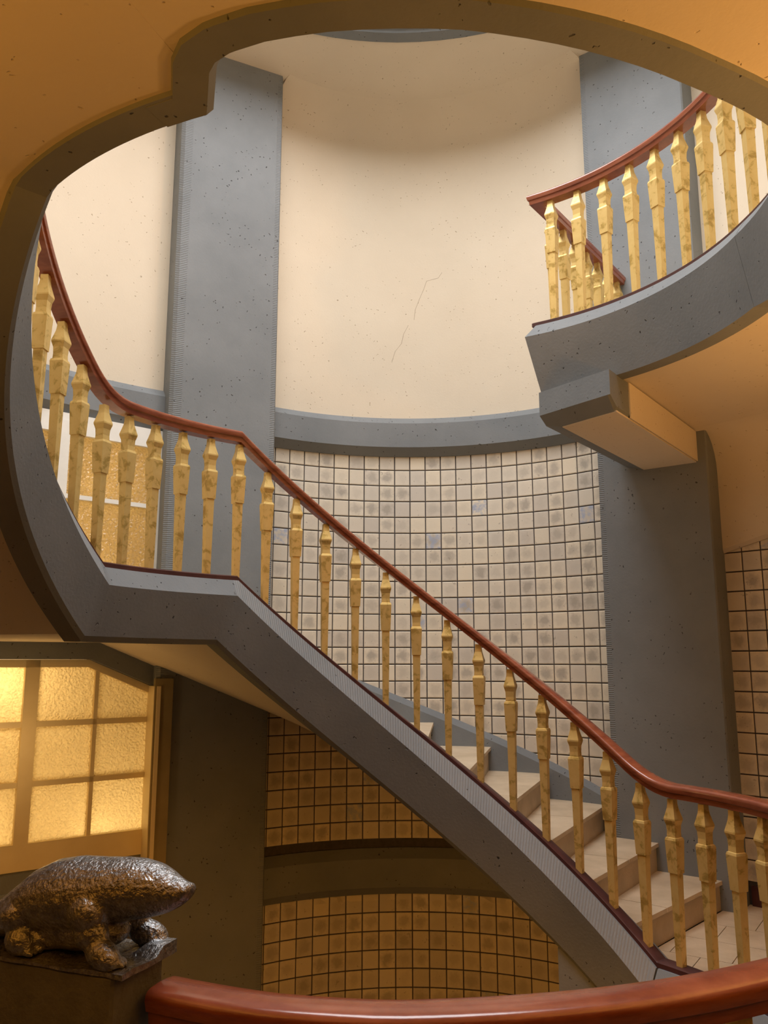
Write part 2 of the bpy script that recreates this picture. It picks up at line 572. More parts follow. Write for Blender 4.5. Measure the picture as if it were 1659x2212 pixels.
def tile_mesh(name, w, h, bow=0.0):
    V = []
    e, t = 0.006, 0.010
    for (x, z, y) in ((-w / 2, -h / 2, 0), (w / 2, -h / 2, 0), (w / 2, h / 2, 0), (-w / 2, h / 2, 0)): V.append((x, y, z))
    for (x, z) in ((-w / 2, -h / 2), (w / 2, -h / 2), (w / 2, h / 2), (-w / 2, h / 2)): V.append((x, -t, z))
    for (x, z) in ((-w / 2 + e, -h / 2 + e), (w / 2 - e, -h / 2 + e), (w / 2 - e, h / 2 - e), (-w / 2 + e, h / 2 - e)): V.append((x, -t - 0.003, z))
    F = [(8, 9, 10, 11)]
    for i in range(4):
        j = (i + 1) % 4
        F += [(i, j, 4 + j, 4 + i), (4 + i, 4 + j, 8 + j, 8 + i)]
    me = mesh(name, V, F, TILE, None, 0)
    uv = me.uv_layers.new(name='UVMap')
    for l in me.loops:
        c = me.vertices[l.vertex_index].co
        uv.data[l.index].uv = (c.x, c.z)
    return me


TILE_FULL = tile_mesh('tile', TW - TG, TH_ - TG)
TILE_TOP = {}


def put_tile(parent, x, y, z, rotz, me):
    o = bpy.data.objects.new('tile', me)
    COL.objects.link(o)
    o.parent = parent
    o.location = (x, y, z)
    o.rotation_euler = (random.gauss(0, 0.006), 0, rotz + random.gauss(0, 0.006))
    return o


def skirt_z(th):
    return 0.207 * (1 + (42.5 - th) / 7.6) + 0.12


F_PX, PITCH = 1797.0, rad(10.15)


def project(p):
    z = p[2] - 1.8
    fw = p[1] * cos(PITCH) + z * sin(PITCH)
    up = -p[1] * sin(PITCH) + z * cos(PITCH)
    return 829.5 + F_PX * p[0] / fw, 1106 - F_PX * up / fw


# where the picture sees the stair: tiles wholly behind the flight, the landing or the steps are left out
CURB = [project(P(1.80, t, zs(t) - 0.02)) for t in range(52, -70, -1)]
UNDER = [project(P(1.81, t, zbot(t))) for t in range(52, -70, -1)]


def at_u(line, u):
    for a, b in zip(line, line[1:]):
        if (a[0] - u) * (b[0] - u) <= 0 and a[0] != b[0]:
            return a[1] + (b[1] - a[1]) * (u - a[0]) / (b[0] - a[0])
    return None


DA = deg(TW / NR)
COLS = [-31.3 + DA * k for k in range(-1, 24)]
rows = [3.635 - TH_ * (k + 0.5) for k in range(-1, 60)]
upper_tiles = []
for a in COLS:
    for z in rows:
        x, y = NX + NR * sin(rad(a)), NY + NR * cos(rad(a))
        th = deg(math.atan2(x - CX, y - CY))
        if not (-19.6 < th < 32.0): continue
        me, zz = TILE_FULL, z
        if z > 3.635:                                # the top row is cut by the band
            h = BBt + 0.01 - 3.635
            me = TILE_TOP.setdefault('top', tile_mesh('tile', TW - TG, h - TG)); zz = 3.635 + h / 2
        u, v = project((x, y, z))
        if z > 0.14:
            par = wall_tiled
            if z < zsoffit(th) + 0.10 and z > 0.1 and z + 0.08 < zsoffit(th) + 0.3:
                # below the flight: the field between soffit and dark band
                un = at_u(UNDER, u)
                if un is not None and v + 110 < un: continue
                if z - 0.07 < 0.13: 
                    if z + 0.07 < 0.16: continue
                par = wall_under
            else:
                if z + 0.09 < skirt_z(th): continue
                cu = at_u(CURB, u)
                if cu is not None and v - 70 > cu: continue
        else:
            if z > -0.31: 
                continue
            un = at_u(UNDER, u)
            if un is not None and v + 110 < un: continue
            if z < -1.35: continue
            par = wall_lower
        if par is wall_tiled: upper_tiles.append((-(x * x + y * y), th, x, y, zz, -rad(a), me))
        else: put_tile(par, x, y, zz, -rad(a), me)
# the 300 that show largest are pieces of their own, the farthest rest are joined
def hidden_rank(q):
    d_, th_, x_, y_, z_ = q[:5]
    cu_ = at_u(CURB, project((x_, y_, z_))[0])
    behind = cu_ is not None and project((x_, y_, z_))[1] > cu_ - 4
    return (1 if (behind or th_ < -18.4 or th_ > 30.5) else 0, -d_)
upper_tiles.sort(key=hidden_rank)
for q in upper_tiles[:300]: put_tile(wall_tiled, *q[2:])
jv, jf, ju = [], [], []
for q in upper_tiles[300:]:
    M_ = Matrix.Translation((q[2], q[3], q[4])) @ Matrix.Rotation(q[5] + random.gauss(0, 0.006), 4, 'Z')
    o_ = len(jv)
    jv += [M_ @ v.co for v in q[6].vertices]
    for p in q[6].polygons:
        jf.append(tuple(o_ + k for k in p.vertices))
    ju += [(v.co.x, v.co.z) for v in q[6].vertices]
if jv:
    me = mesh('tiles', jv, jf, TILE, None, 0)
    uv = me.uv_layers.new(name='UVMap')
    for l in me.loops: uv.data[l.index].uv = ju[l.vertex_index]
    link('tiles', me, wall_tiled, None, None, None, 'stuff')
for a in COLS:                                       # row cut by the lower band
    x, y = NX + NR * sin(rad(a)), NY + NR * cos(rad(a))
    th = deg(math.atan2(x - CX, y - CY))
    if not (-19.6 < th < 32.0): continue
    z = -0.25 - 0.03
    if project((x, y, z))[1] + 20 < (at_u(UNDER, project((x, y, z))[0]) or 0): continue
    put_tile(wall_lower, x, y, -0.28, -rad(a), TILE_TOP.setdefault('low', tile_mesh('tile', TW - TG, 0.06)))

# ------------------------------------------------------------------ hall walls left and right
def ring_wall(name, t0, t1, zprof, mats, mi_row=None, step=2.5, **kw):
    return link(name, sweep_ring(name, lambda t: [(RW - o, z) for o, z in zprof], frange(t0, t1, step), mats, mi_row), None, **kw)


def cove(z1, r=0.32):
    return [(r * (1 - cos(rad(15 * k))), z1 - r + r * sin(rad(15 * k))) for k in range(0, 7)]


ring_wall('wall_left', -33, -180, [(0, 4.0)] + cove(HC) + [(-0.25, HC), (-0.25, 4.0)], PLASTER,
          label='cream plaster wall of the upper floor beside the grey pillar', cat='wall', kind='structure')
ring_wall('wall_right', 43, 180, [(0, 4.0)] + cove(HC) + [(-0.25, HC), (-0.25, 4.0)], PLASTER,
          label='cream plaster wall of the upper floor behind the landing balusters', cat='wall', kind='structure')
ring_wall('trim_3', -33, -125, [(-0.1, BBt), (0.03, BBt), (0.10, BBt + 0.075), (0.10, BT - 0.075), (0.02, BT), (-0.1, BT)], CONCRETE,
          label='grey concrete band above the upper frosted window', cat='band', kind='structure')
ring_wall('trim_4', -33, -125, [(-0.1, -0.25), (0.03, -0.25), (0.08, -0.18), (0.08, 0.06), (0.02, 0.14), (-0.1, 0.14)], CONCRETE,
          label='dark concrete band below the glowing lower window', cat='band', kind='structure')
ring_wall('wall_left', -62, -125, [(0, 0.0), (0, 4.0), (-0.25, 4.0), (-0.25, 0)], PLASTER,
          label='cream plaster wall beyond the stair windows', cat='wall', kind='structure')
ring_wall('wall_left', -28, -190, [(0, -4.0), (0, -0.2), (-0.25, -0.2), (-0.25, -4.0)], LOWBOUNCE,
          label='wall of the floor below on the window side, darkened to cut bounce light', cat='wall', kind='structure')
ring_wall('wall_right', 43, 170, [(0, -4.0), (0, -0.2), (-0.25, -0.2), (-0.25, -4.0)], LOWBOUNCE,
          label='wall of the floor below on the landing side, darkened to cut bounce light', cat='wall', kind='structure')
# right wall: plaster with a coved top down to a rising edge, tiles below
wr = link('wall_right', sweep_ring('wall_right', lambda t: [(RW, 0.0), (RW, 2.9), (RW + 0.25, 2.9), (RW + 0.25, 0.0)], frange(42, 125, 2.5), GROUT), None,
          label='dim tiled wall beside the pillar below the cream plaster', cat='wall', kind='structure')


def edge_z(t): return 2.66 + 0.016 * (t - 44.5)


ring_r = sweep_ring('wall_right', lambda t: [(RW + 0.2, edge_z(t)), (RW - 0.025, edge_z(t)), (RW - 0.045, edge_z(t) + 0.03)] + [(RW - 0.045 - o, z) for o, z in cove(3.63)] + [(RW + 0.2, 3.63)],
                    frange(42, 125, 2.5), PLASTER)
link('wall_right', ring_r, None, label='cream plaster wall with a coved top beside the dark pillar edge', cat='wall', kind='structure')
for k in range(-1, 13):
    th = 45.85 + deg(TW / RW) * (k - 0.5) + 0.3
    for z in [2.343 - TH_ * (j - 0.5) for j in range(-2, 15)]:
        if z > edge_z(th) + 0.12 or z < 0.14: continue
        p = P(RW, th, z)
        put_tile(wr, p.x, p.y, p.z, -rad(th), TILE_FULL)
link('baseboard_right', sweep_ring('baseboard_right', lambda t: [(RW, 0), (RW - 0.03, 0), (RW - 0.03, 0.14), (RW, 0.14)], frange(44.5, 125, 2.5), WOODDARK), None,
     label='dark skirting below the tiles beside the pillar', cat='skirting', kind='structure')

# ------------------------------------------------------------------ pillars
def pillar(nrm, off, half_in, half_out, z0, z1, label, inward_sign):
    """rectangular pillar with chiselled bevelled arrises; inward_sign: side that looks to the niche"""
    t = rad(nrm)
    n = Vector((sin(t), cos(t)))
    s = Vector((cos(t), -sin(t))) * inward_sign      # towards the niche
    c = Vector((CX, CY)) + n * off
    if inward_sign > 0:
        prof = [(-half_out, 0.03), (-half_out + 0.03, 0), (-half_out + 0.10, 0), (half_in - 0.055, 0), (half_in - 0.012, 0), (half_in + 0.004, 0.03), (half_in + 0.004, 0.75), (-half_out, 0.75)]
        cut = [1, 1, 0, 1, 0, 0, 0, 0]
    else:
        prof = [(-half_out, 0.012), (-half_out + 0.012, 0), (-half_out + 0.03, 0), (half_in - 0.05, 0), (half_in - 0.004, 0), (half_in + 0.0, 0.01), (half_in - 0.05, 0.75), (-half_out, 0.75)]
        cut = [0, 0, 0, 1, 0, 0, 0, 0]
    pts = [c + s * a + n * d for a, d in prof]
    rings = [[Vector((p.x, p.y, z)) for p in pts] for z in (z0, z1)]
    me = loft('pillar', rings, [CONCRETE, CHISELZ], cut, True, True, 20)
    return link('pillar', me, None, label=label, cat='pillar', kind='structure')


pillar(PL, PF, 0.50, 0.455, -4.0, HC, 'tall grey concrete pillar beside the frosted windows', 1)
pillar(PRG, PF, 0.495, 0.425, -4.0, HC, 'grey concrete pillar carrying the landing beam at the stair foot', -1)

# ------------------------------------------------------------------ upper ceiling with round skylight
def annulus(name, t0, t1, rin, rout, z, m, thick=0.2, step=3.0, **kw):
    rings = []
    for t in frange(t0, t1, step):
        a, b = rin(t) if callable(rin) else rin, rout(t) if callable(rout) else rout
        z_ = z(t) if callable(z) else z
        rings.append([P(a, t, z_), P(b, t, z_), P(b, t, z_ + thick), P(a, t, z_ + thick)])
    return link(name, loft(name, rings, m), None, **kw)


RS = 2.83
annulus('ceiling', -180, 180, RS, 4.6, HC, PLASTER, 0.3, label='cream plaster ceiling of the upper floor round the skylight', cat='ceiling', kind='structure')
link('trim_5', sweep_ring('trim_5', lambda t: [(RS + 0.02, HC - 0.015), (RS - 0.10, HC - 0.015), (RS - 0.115, HC + 0.02), (RS - 0.20, HC + 0.03), (RS - 0.20, HC + 0.9), (RS + 0.02, HC + 0.9)], frange(-180, 180, 4), CONCRETE, None, True, False), None,
     label='grey ring round the skylight opening', cat='ring', kind='structure')
ng = 48
V = [P(RS - 0.2, 360 * i / ng, 8.7) for i in range(ng)]
link('window_3', mesh('window_3', V, [tuple(range(ng))], SKYG, None, 0), None, label='round skylight glass above the stair hall', cat='skylight', kind='structure')

# ------------------------------------------------------------------ upper floor slab with its curb, soffit
def fascia(t, z, zb, R0=1.735, grow=0.0):
    return [(1.95, z), (1.80 + grow, z), (R0 + grow, z - 0.095), (1.81 + grow, zb), (1.92 + grow, zb), (1.95 + grow, zb + 0.1)]


def upper_ths(): return frange(THE, 86, 2.0)


FRONT = [(30, 1.81), (85, 1.81), (100, 1.83), (125, 1.90), (147, 1.95), (157, 1.963), (168, 2.0), (178, 2.032), (188, 2.040), (193, 2.034), (195.6, 2.018), (197.2, 1.996), (198.2, 1.965), (201.4, 1.808), (203.5, 1.808), (207, 1.808)]


def interp(tab, t):
    for (a, ra), (b, rb) in zip(tab, tab[1:]):
        if a <= t <= b: return ra + (rb - ra) * (t - a) / (b - a)
    return tab[-1][1] if t > tab[-1][0] else tab[0][1]


me = sweep_ring('landing_curb', lambda t: fascia(t, ZU, 3.616), upper_ths(), CONCRETE, None)
upper = empty('floor', P(2.6, 90, 4.0), 'upper landing slab with a bevelled grey edge round the stairwell', 'floor', None, 'structure')
upper.location = (0, 0, 0)
# the end of the slab is bevelled the same way: shift the end section along the ring
for v in me.vertices:
    t = deg(math.atan2(v.co.x - CX, v.co.y - CY))
    if abs(t - THE) < 0.3:
        dz = ZU - v.co.z
        sh = -0.0 if dz < 0.03 else (-1.9 if dz < 0.12 else 0.6)
        r = math.hypot(v.co.x - CX, v.co.y - CY)
        q = P(r, THE + sh, v.co.z); v.co.x, v.co.y = q.x, q.y
link('edge_beam', me, upper, 'grey concrete edge beam with a bevelled top')
# the edge nearest the viewer swings outwards and ends in a step where the upper flight arrives
fp = [P(interp(FRONT, t), t, 0) for t in frange(86, 195, 2.5) + [195.6, 197.2, 198.2, 201.4, 203.0, 206.0]]
me = sweep_path('edge_beam', fp, [(0.0, 3.4285), (0.020, 3.458), (0.020, ZU - 0.095), (-0.02, ZU), (-0.14, ZU), (-0.14, 3.60), (-0.105, 3.445), (-0.100, 3.4285)], CONCRETE, None, 20)
for v in me.vertices:                    # the underside drops gently towards the front
    t = deg(math.atan2(v.co.x - CX, v.co.y - CY)) % 360
    if v.co.z > 3.9 and t < 150 and math.hypot(v.co.x - CX, v.co.y - CY) < interp(FRONT, t) + 0.05:      # bevelled top like the far edge
        k_ = (0.055 if v.co.z < ZU - 0.05 else 0.03) * min(1.0, (150 - t) / 45)
        v.co.x -= k_ * sin(rad(t)); v.co.y -= k_ * cos(rad(t))
    if 3.44 < v.co.z < 3.47 and t < 150 and math.hypot(v.co.x - CX, v.co.y - CY) < interp(FRONT, t) + 0.03:
        k_ = -0.0145 * min(1.0, (150 - t) / 45)
        v.co.x -= k_ * sin(rad(t)); v.co.y -= k_ * cos(rad(t))
    if v.co.z < 3.62 and t < 128: v.co.z += 0.187 * min(1.0, (128 - t) / 42) * (1 if v.co.z < 3.5 else 0.3)
link('edge_beam', me, upper, 'grey concrete edge beam with a stepped end')
link('slab', sweep_ring('slab', lambda t: [(1.92, 3.66), (RW + 0.1, 3.66), (RW + 0.1, 4.02), (1.92, 4.02)], frange(34, 360 - 130, 3), STONE), upper)
ceil = annulus('ceiling', THE + 1.0, 360 - 156.5, lambda t: 1.93 if t < 85 else interp(FRONT, t) + 0.07, lambda t: RW + 0.05 if t < 130 else 6.0,
               lambda t: 3.63 if t < 86 else (3.446 if t > 128 else 3.63 - 0.184 * (t - 86) / 42), PLASTER, 0.025,
               label='orange lit plaster ceiling overhead round the stairwell', cat='ceiling', kind='structure')

# beam under the end of the landing
az = rad(36.5)
bd = Vector((sin(az), cos(az), 0)); bs = Vector((cos(az), -sin(az), 0))
b0 = P(1.815, THE, 0); b0.z = 0
def beam_pt(a, s, z): return b0 + bd * a + bs * s + Vector((0, 0, z))
W0 = 0.57
beam = empty('beam', b0, 'grey beam with a pale painted underside between landing end and pillar', 'beam', None, 'structure')
beam.location = (0, 0, 0)
prof = [(0, 3.62), (0, 3.405), (0.13, 3.372), (W0 - 0.02, 3.372), (W0, 3.40), (W0, 3.62)]
# the near face follows the edge beam: start distance per lateral position
def start(s):
    return -0.30 * s + 0.0
rg = [[beam_pt(start(s), s, max(z, 3.455)) for s, z in prof], [beam_pt(start(s) + 0.10, s, z) for s, z in prof], [beam_pt(1.85, s, z) for s, z in prof]]
link('beam_body', loft('beam_body', rg, CONCRETE), beam)
rg = [[beam_pt(start(s) + 0.105, s, z) for s, z in ((0.135, 3.378), (0.135, 3.366), (W0 - 0.005, 3.366), (W0 - 0.005, 3.378))],
      [beam_pt(1.8, s, z) for s, z in ((0.135, 3.378), (0.135, 3.366), (W0 - 0.005, 3.366), (W0 - 0.005, 3.378))]]
link('underside_panel', loft('underside_panel', rg, PLASTER), beam, 'pale painted underside')
rg = [[beam_pt(0.16, s, z) for s, z in ((W0, 3.62), (W0, 3.375), (W0 + 0.008, 3.375), (W0 + 0.008, 3.62))],
      [beam_pt(1.8, s, z) for s, z in ((W0, 3.62), (W0, 3.375), (W0 + 0.008, 3.375), (W0 + 0.008, 3.62))]]
link('side_panel', loft('side_panel', rg, PLASTER), beam, 'plastered side')

# ------------------------------------------------------------------ the staircase
stair = empty('staircase', (0, 0, 0), 'curved concrete staircase with pale stone steps climbing round the open well', 'staircase')
KINKS = []
for th in (0, 0.105, 0.413):
    sh = deg(th * tan(ALPHA / 2) / 1.81)
    KINKS += [THF - sh, THA - sh, THB - sh]
KINKS += [t + 0.01 for t in KINKS]


def stringer_prof(t):
    z = zs(t); zb = zbot(t); zc = zoff(t, 0.105)
    return [(1.95, z), (1.80, z), (1.735, zc), (1.793, zb + 0.03), (1.812, zb), (1.92, zb), (1.95, zb + 0.12)]


ths = frange(THF, -157.3, 1.5, KINKS)
me = sweep_ring('stringer', stringer_prof, ths, [CONCRETE, CHISEL], [0, 1, 0, 0, 0, 0, 0], True, True, 12)
# chisel marks only on the sloping flights, the landing bevel is smooth
for p in me.polygons:
    if p.material_index == 1:
        t = deg(math.atan2(p.center.x - CX, p.center.y - CY))
        if THB - 2 < t < THA - 1.0: p.material_index = 0
link('stringer', me, stair, 'grey concrete stringer with a bevelled top')
# soffit: plaster underside of the flights and the half landing
rings = []
for t in frange(THE, -160, 1.5, KINKS):
    z = zsoffit(t)
    ro = r_out(t) + 0.02 if t > -60 else (RW + 0.02 if t > -128 else 6.0)
    rings.append([P(1.91, t, z), P(ro, t, z), P(ro, t, z + 0.03), P(1.91, t, z + 0.03)])
link('soffit', loft('soffit', rings, PLASTER), stair, 'cream plaster underside')
# steps
RISE, DTH, TH1 = 0.207, 7.6, 42.5


def sector(r0, r1, ta, tb, n=5):
    f = lambda r, t: r(t) if callable(r) else r
    inn = [P(f(r0, t), t, 0) for t in frange(ta, tb, abs(ta - tb) / n)]
    out = [P(f(r1, t), t, 0) for t in frange(tb, ta, abs(ta - tb) / n)]
    return [(p.x, p.y) for p in inn + out]


for k in range(10):
    ta = TH1 - DTH * k
    tb = ta - DTH - 0.6
    z = RISE * (k + 1)
    ro = lambda t: r_out(t) - 0.0
    bot = z - RISE - 0.02 if k else 0.0
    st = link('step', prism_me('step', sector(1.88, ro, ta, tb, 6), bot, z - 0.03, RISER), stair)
    rm = 2.55 + 0.25 * ((k * 7) % 3)
    for (ra, rb) in ((1.88, rm - 0.004), (rm + 0.004, ro)):
        link('tread_slab', prism_me('tread_slab', sector(ra, rb, ta + 0.35, tb, 6), z - 0.028, z, STONE), st)
k = 10
st = link('half_landing', prism_me('half_landing', sector(1.88, lambda t: r_out(t) - 0.01, TH1 - DTH * 10, -70, 12), 2.0, 2.277, STONE), stair)
for k in range(8):
    ta = -70 - DTH * k
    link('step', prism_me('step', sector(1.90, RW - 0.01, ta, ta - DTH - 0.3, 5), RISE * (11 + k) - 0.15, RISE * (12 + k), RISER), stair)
# skirting against the niche tiles
rings = []
for t in frange(32.0, -18.5, 1.0):
    r = r_niche(t) - 0.012
    z = skirt_z(t)
    rings.append([P(r - 0.05, t, z - 0.45), P(r - 0.05, t, z - 0.055), P(r, t, z), P(r + 0.05, t, z), P(r + 0.05, t, z - 0.45)])
link('skirting', loft('skirting', rings, CONCRETE), stair, 'grey blue skirting with a bevelled top')

# ------------------------------------------------------------------ this floor
floor = empty('floor', (0, 0, 0), 'pale tiled floor at the foot of the stair', 'floor', None, 'structure')
link('slab', sweep_ring('slab', lambda t: [(1.86, -0.35), (RW + 0.1, -0.35), (RW + 0.1, -0.012), (1.86, -0.012)], frange(34, 132, 3), GROUT), floor)
link('slab', prism_me('slab', sector(2.0, 6.3, 132, 201, 20), -0.35, 0.0, LOWBOUNCE), floor)


def r_front(t):
    xs = [(30, 1.86), (78, 1.86), (100, 1.88), (130, 1.95), (157.5, 2.02), (171, 2.065), (183, 2.105), (190, 2.095), (197.4, 2.055), (205, 2.0)]
    for (a, ra), (b, rb) in zip(xs, xs[1:]):
        if a <= t <= b: return ra + (rb - ra) * (t - a) / (b - a)
    return 1.86


me = sweep_ring('edge_beam', lambda t: [(R + (r_front(t) - RB), z) for R, z in
                (fascia(t, Z0, -0.39) if t > 52 else [(1.94, min(Z0 - 0.02, zbot(t) + 0.10)), (1.86, min(Z0 - 0.02, zbot(t) + 0.10)), (1.815, min(Z0 - 0.03, zbot(t) + 0.02)), (1.815, -0.39), (1.93, -0.39), (1.94, -0.3)])],
                frange(THE, 52, 2.0) + frange(52.01, 197, 2.0), CONCRETE)
link('edge_beam', me, floor, 'grey concrete edge beam')
# floor tiles laid square, turned to the room
fa = rad(33.7)
e1 = (sin(fa), cos(fa)); e2 = (cos(fa), -sin(fa))
T = 0.37
off1, off2 = 5.685, 0.0
lead = 1.952 * cos(fa) - 5.201 * sin(fa)
for i in range(-6, 8):
    for j in range(-4, 9):
        a0 = 5.685 + T * i - 2 * 0; c0 = lead + T * j + (T / 2 if i % 2 else 0)
        g = 0.0025
        poly = []
        for (a, c) in ((a0 + g, c0 + g), (a0 + T - g, c0 + g), (a0 + T - g, c0 + T - g), (a0 + g, c0 + T - g)):
            poly.append((a * e1[0] + c * e2[0], a * e1[1] + c * e2[1]))
        mx, my = sum(p[0] for p in poly) / 4 - CX, sum(p[1] for p in poly) / 4 - CY
        th = deg(math.atan2(mx, my)); r = math.hypot(mx, my)
        if not (38 < th < 95 and 1.6 < r < 4.0): continue
        t = rad(th)
        poly = clip_poly(poly, -sin(t), -cos(t), -(1.9 + CX * sin(t) + CY * cos(t)))
        if poly: poly = clip_poly(poly, sin(t), cos(t), RW + 0.01 + CX * sin(t) + CY * cos(t))
        q = rad(TH1 + 0.2)                      # the first riser
        nx, ny = -cos(q), sin(q)
        if poly: poly = clip_poly(poly, nx, ny, nx * CX + ny * CY)
        # the pillar stands on this floor
        if poly and len(poly) > 2:
            o = link('floor_tile', prism_me('floor_tile', poly, -0.011, random.uniform(-0.001, 0.0), STONE), floor)

# ------------------------------------------------------------------ windows with obscured glass
def plane_frame(origin, d):
    """x along d, y out of the wall away from the room, z up"""
    d = Vector((d[0], d[1], 0)).normalized()
    n = Vector((-d.y, d.x, 0))
    if n.dot(Vector((origin[0] - CX, origin[1] - CY, 0))) < 0: n = -n
    return Matrix(((d.x, n.x, 0, origin[0]), (d.y, n.y, 0, origin[1]), (0, 0, 1, 0), (0, 0, 0, 1)))


def poly_plate(name, poly, y0, y1, frame, m, parent, **kw):
    """polygon in (s, z) of the window plane given a thickness"""
    n = len(poly)
    V = [frame @ Vector((s, y0, z)) for s, z in poly] + [frame @ Vector((s, y1, z)) for s, z in poly]
    F = [tuple(range(n)), tuple(range(n, 2 * n))[::-1]] + [(i, n + i, n + (i + 1) % n, (i + 1) % n) for i in range(n)]
    return link(name, mesh(name, V, F, m, None, 0), parent, **kw)


def bar(name, s0, s1, z0, z1, frame, m, parent, y0=-0.02, y1=0.03, **kw):
    return poly_plate(name, [(s0, z0), (s1, z0), (s1, z1), (s0, z1)], y0, y1, frame, m, parent, **kw)


W = (-1.899, 7.076)
FR = plane_frame(W, (-0.792, -0.611))
win = empty('window_1', (0, 0, 0), 'glowing frosted window with a slanted top corner under the half landing', 'window', None, 'structure')
def ztopw(s):      # top edge of the frame
    return 1.81 if s > 0.577 else 1.81 - (0.577 - s) * (1.81 - 1.572) / 0.577
def band_w(s): return ztopw(s) - 0.058
SE = 2.09
# outer frame: bottom rail, stiles, top rail in two directions
bar('bottom_rail', 0.0, SE, 0.284, 0.474, FR, CREAMPAINT, win, -0.03, 0.04)
poly_plate('stile', [(0, 0.47), (0.05, 0.47), (0.05, ztopw(0.05)), (0, ztopw(0))], -0.03, 0.04, FR, CREAMPAINT, win)
bar('stile', 0.945, 1.05, 0.474, 1.81, FR, CREAMPAINT, win, -0.03, 0.04)
bar('stile', SE - 0.05, SE, 0.474, 1.81, FR, CREAMPAINT, win, -0.03, 0.04)
poly_plate('top_rail', [(0.05, band_w(0.05)), (0.577, band_w(0.577)), (0.577, 1.81), (0.05, ztopw(0.05))], -0.03, 0.04, FR, CREAMPAINT, win)
bar('top_rail', 0.577, SE, 1.752, 1.81, FR, CREAMPAINT, win, -0.03, 0.04)
for (z0, z1) in ((0.873, 0.913), (1.308, 1.350)):
    for (s0, s1) in ((0.05, 0.945), (1.05, SE - 0.05)):
        bar('glazing_bar', s0, s1, z0, z1, FR, CREAMPAINT, win, -0.022, 0.03)
for s0, s1, zt in ((0.484, 0.515, None), (1.48, 1.511, 1.752)):
    bar('glazing_bar', s0, s1, 0.474, zt or band_w(0.5), FR, CREAMPAINT, win, -0.022, 0.03)
for (z0, z1) in ((0.468, 0.88), (0.908, 1.314), (1.344, None)):
    for (s0, s1) in ((0.045, 0.488), (0.511, 0.95), (1.045, 1.485), (1.506, SE - 0.045)):
        if z1 is None:
            za, zb2 = band_w(s0) + 0.006, band_w(s1) + 0.006
            poly = [(s0, z0), (s1, z0), (s1, zb2)] + ([(0.577, 1.758)] if s0 < 0.577 < s1 else []) + [(s0, za)]
        else:
            poly = [(s0, z0), (s1, z0), (s1, z1), (s0, z1)]
        poly_plate('pane', poly, 0.006, 0.010, FR, GLASS, win)
# jamb, dark lintel and slanted casing of this window
OLIVE = simple('olive_paint', (0.24, 0.19, 0.09), (0.30, 0.24, 0.12), 0.5)
tp = rad(PL); pn = Vector((sin(tp), cos(tp), 0)); ps = Vector((-cos(tp), sin(tp), 0))     # ps: away from the niche
pc = Vector((CX, CY, 0)) + pn * PF
def on_pillar(s_, d, z): return pc + ps * s_ + pn * d + Vector((0, 0, z))
for nm, s0, s1, d0, d1, m_ in (('jamb', 0.325, 0.47, -0.035, 0.02, OLIVE), ('jamb_bead', 0.425, 0.455, -0.05, -0.03, CREAMPAINT), ('jamb_return', 0.455, 0.475, -0.03, 0.34, CREAMPAINT)):
    zt_ = 1.66 if nm == 'jamb' else 1.60
    ring = [[on_pillar(a, d, z) for a, d in ((s0, d0), (s1, d0), (s1, d1), (s0, d1))] for z in (0.16, zt_)]
    link(nm, loft(nm, ring, m_, None, True, True, 0), win)
poly_plate('casing', [(-0.13, 1.535), (0.0, 1.575), (0.577, 1.812), (0.577, 2.2), (-0.13, 2.2)], -0.09, 0.10, FR, CONCRETE, win)
bar('lintel', 0.577, SE + 0.1, 1.812, 2.2, FR, CONCRETE, win, -0.09, 0.10)
bar('sill', -0.10, SE + 0.1, 0.14, 0.284, FR, CONCRETE, win, -0.02, 0.10)
# the lit room behind it
def lightbox(frame, s0, s1, z0, z1, dep, parent, y0=0.09):
    bars = []
    V = [frame @ Vector(q) for q in ((s0, y0, z0), (s1, y0, z0), (s1, y0, z1), (s0, y0, z1), (s0, dep, z0), (s1, dep, z0), (s1, dep, z1), (s0, dep, z1))]
    F = [(4, 5, 6, 7), (0, 1, 5, 4), (1, 2, 6, 5), (2, 3, 7, 6), (3, 0, 4, 7)]
    return link('room_behind', mesh('room_behind', V, F, LIGHTBOX, None, 0), parent)
lightbox(FR, -0.1, SE + 0.1, 0.15, 1.9, 0.75, win, 0.10)
for s, y, z, e in ((1.2, 0.34, 1.66, 8.5), (0.30, 0.45, 0.42, 6.0), (1.4, 0.45, 0.42, 6.0)):
    q = FR @ Vector((s, y, z))
    lamp('room_lamp', 'POINT', q, e, (1.0, 0.77, 0.47), 0.14)

# upper window on the half landing: white frame
A2 = P(RW - 0.02, -33.0, 0); B2 = P(RW - 0.02, -49.5, 0)
FR2 = plane_frame((A2.x, A2.y), (B2.x - A2.x, B2.y - A2.y))
win2 = empty('window_2', (0, 0, 0), 'white framed frosted window on the half landing under the grey band', 'window', None, 'structure')
def s_at(th):
    # position along the chord of a direction seen from the hall centre is close enough to linear
    return (th - (-33.0)) / (-49.5 + 33.0) * (B2 - A2).length
sr0, sr1, sm0, sm1 = 0.0, s_at(-34.75), s_at(-46.0), s_at(-48.2)
E2 = sm1 + (sm0 - sr1) + 0.1
bar('stile', sr0, sr1, 2.30, 3.72, FR2, WHITE, win2, -0.04, 0.03)
bar('stile', sm0, sm1, 2.30, 3.72, FR2, WHITE, win2, -0.04, 0.03)
bar('stile', E2 - 0.1, E2, 2.30, 3.72, FR2, WHITE, win2, -0.04, 0.03)
bar('top_rail', sr0, E2, 3.615, 3.78, FR2, WHITE, win2, -0.035, 0.03)
bar('bottom_rail', sr0, E2, 2.277, 2.34, FR2, WHITE, win2, -0.035, 0.03)
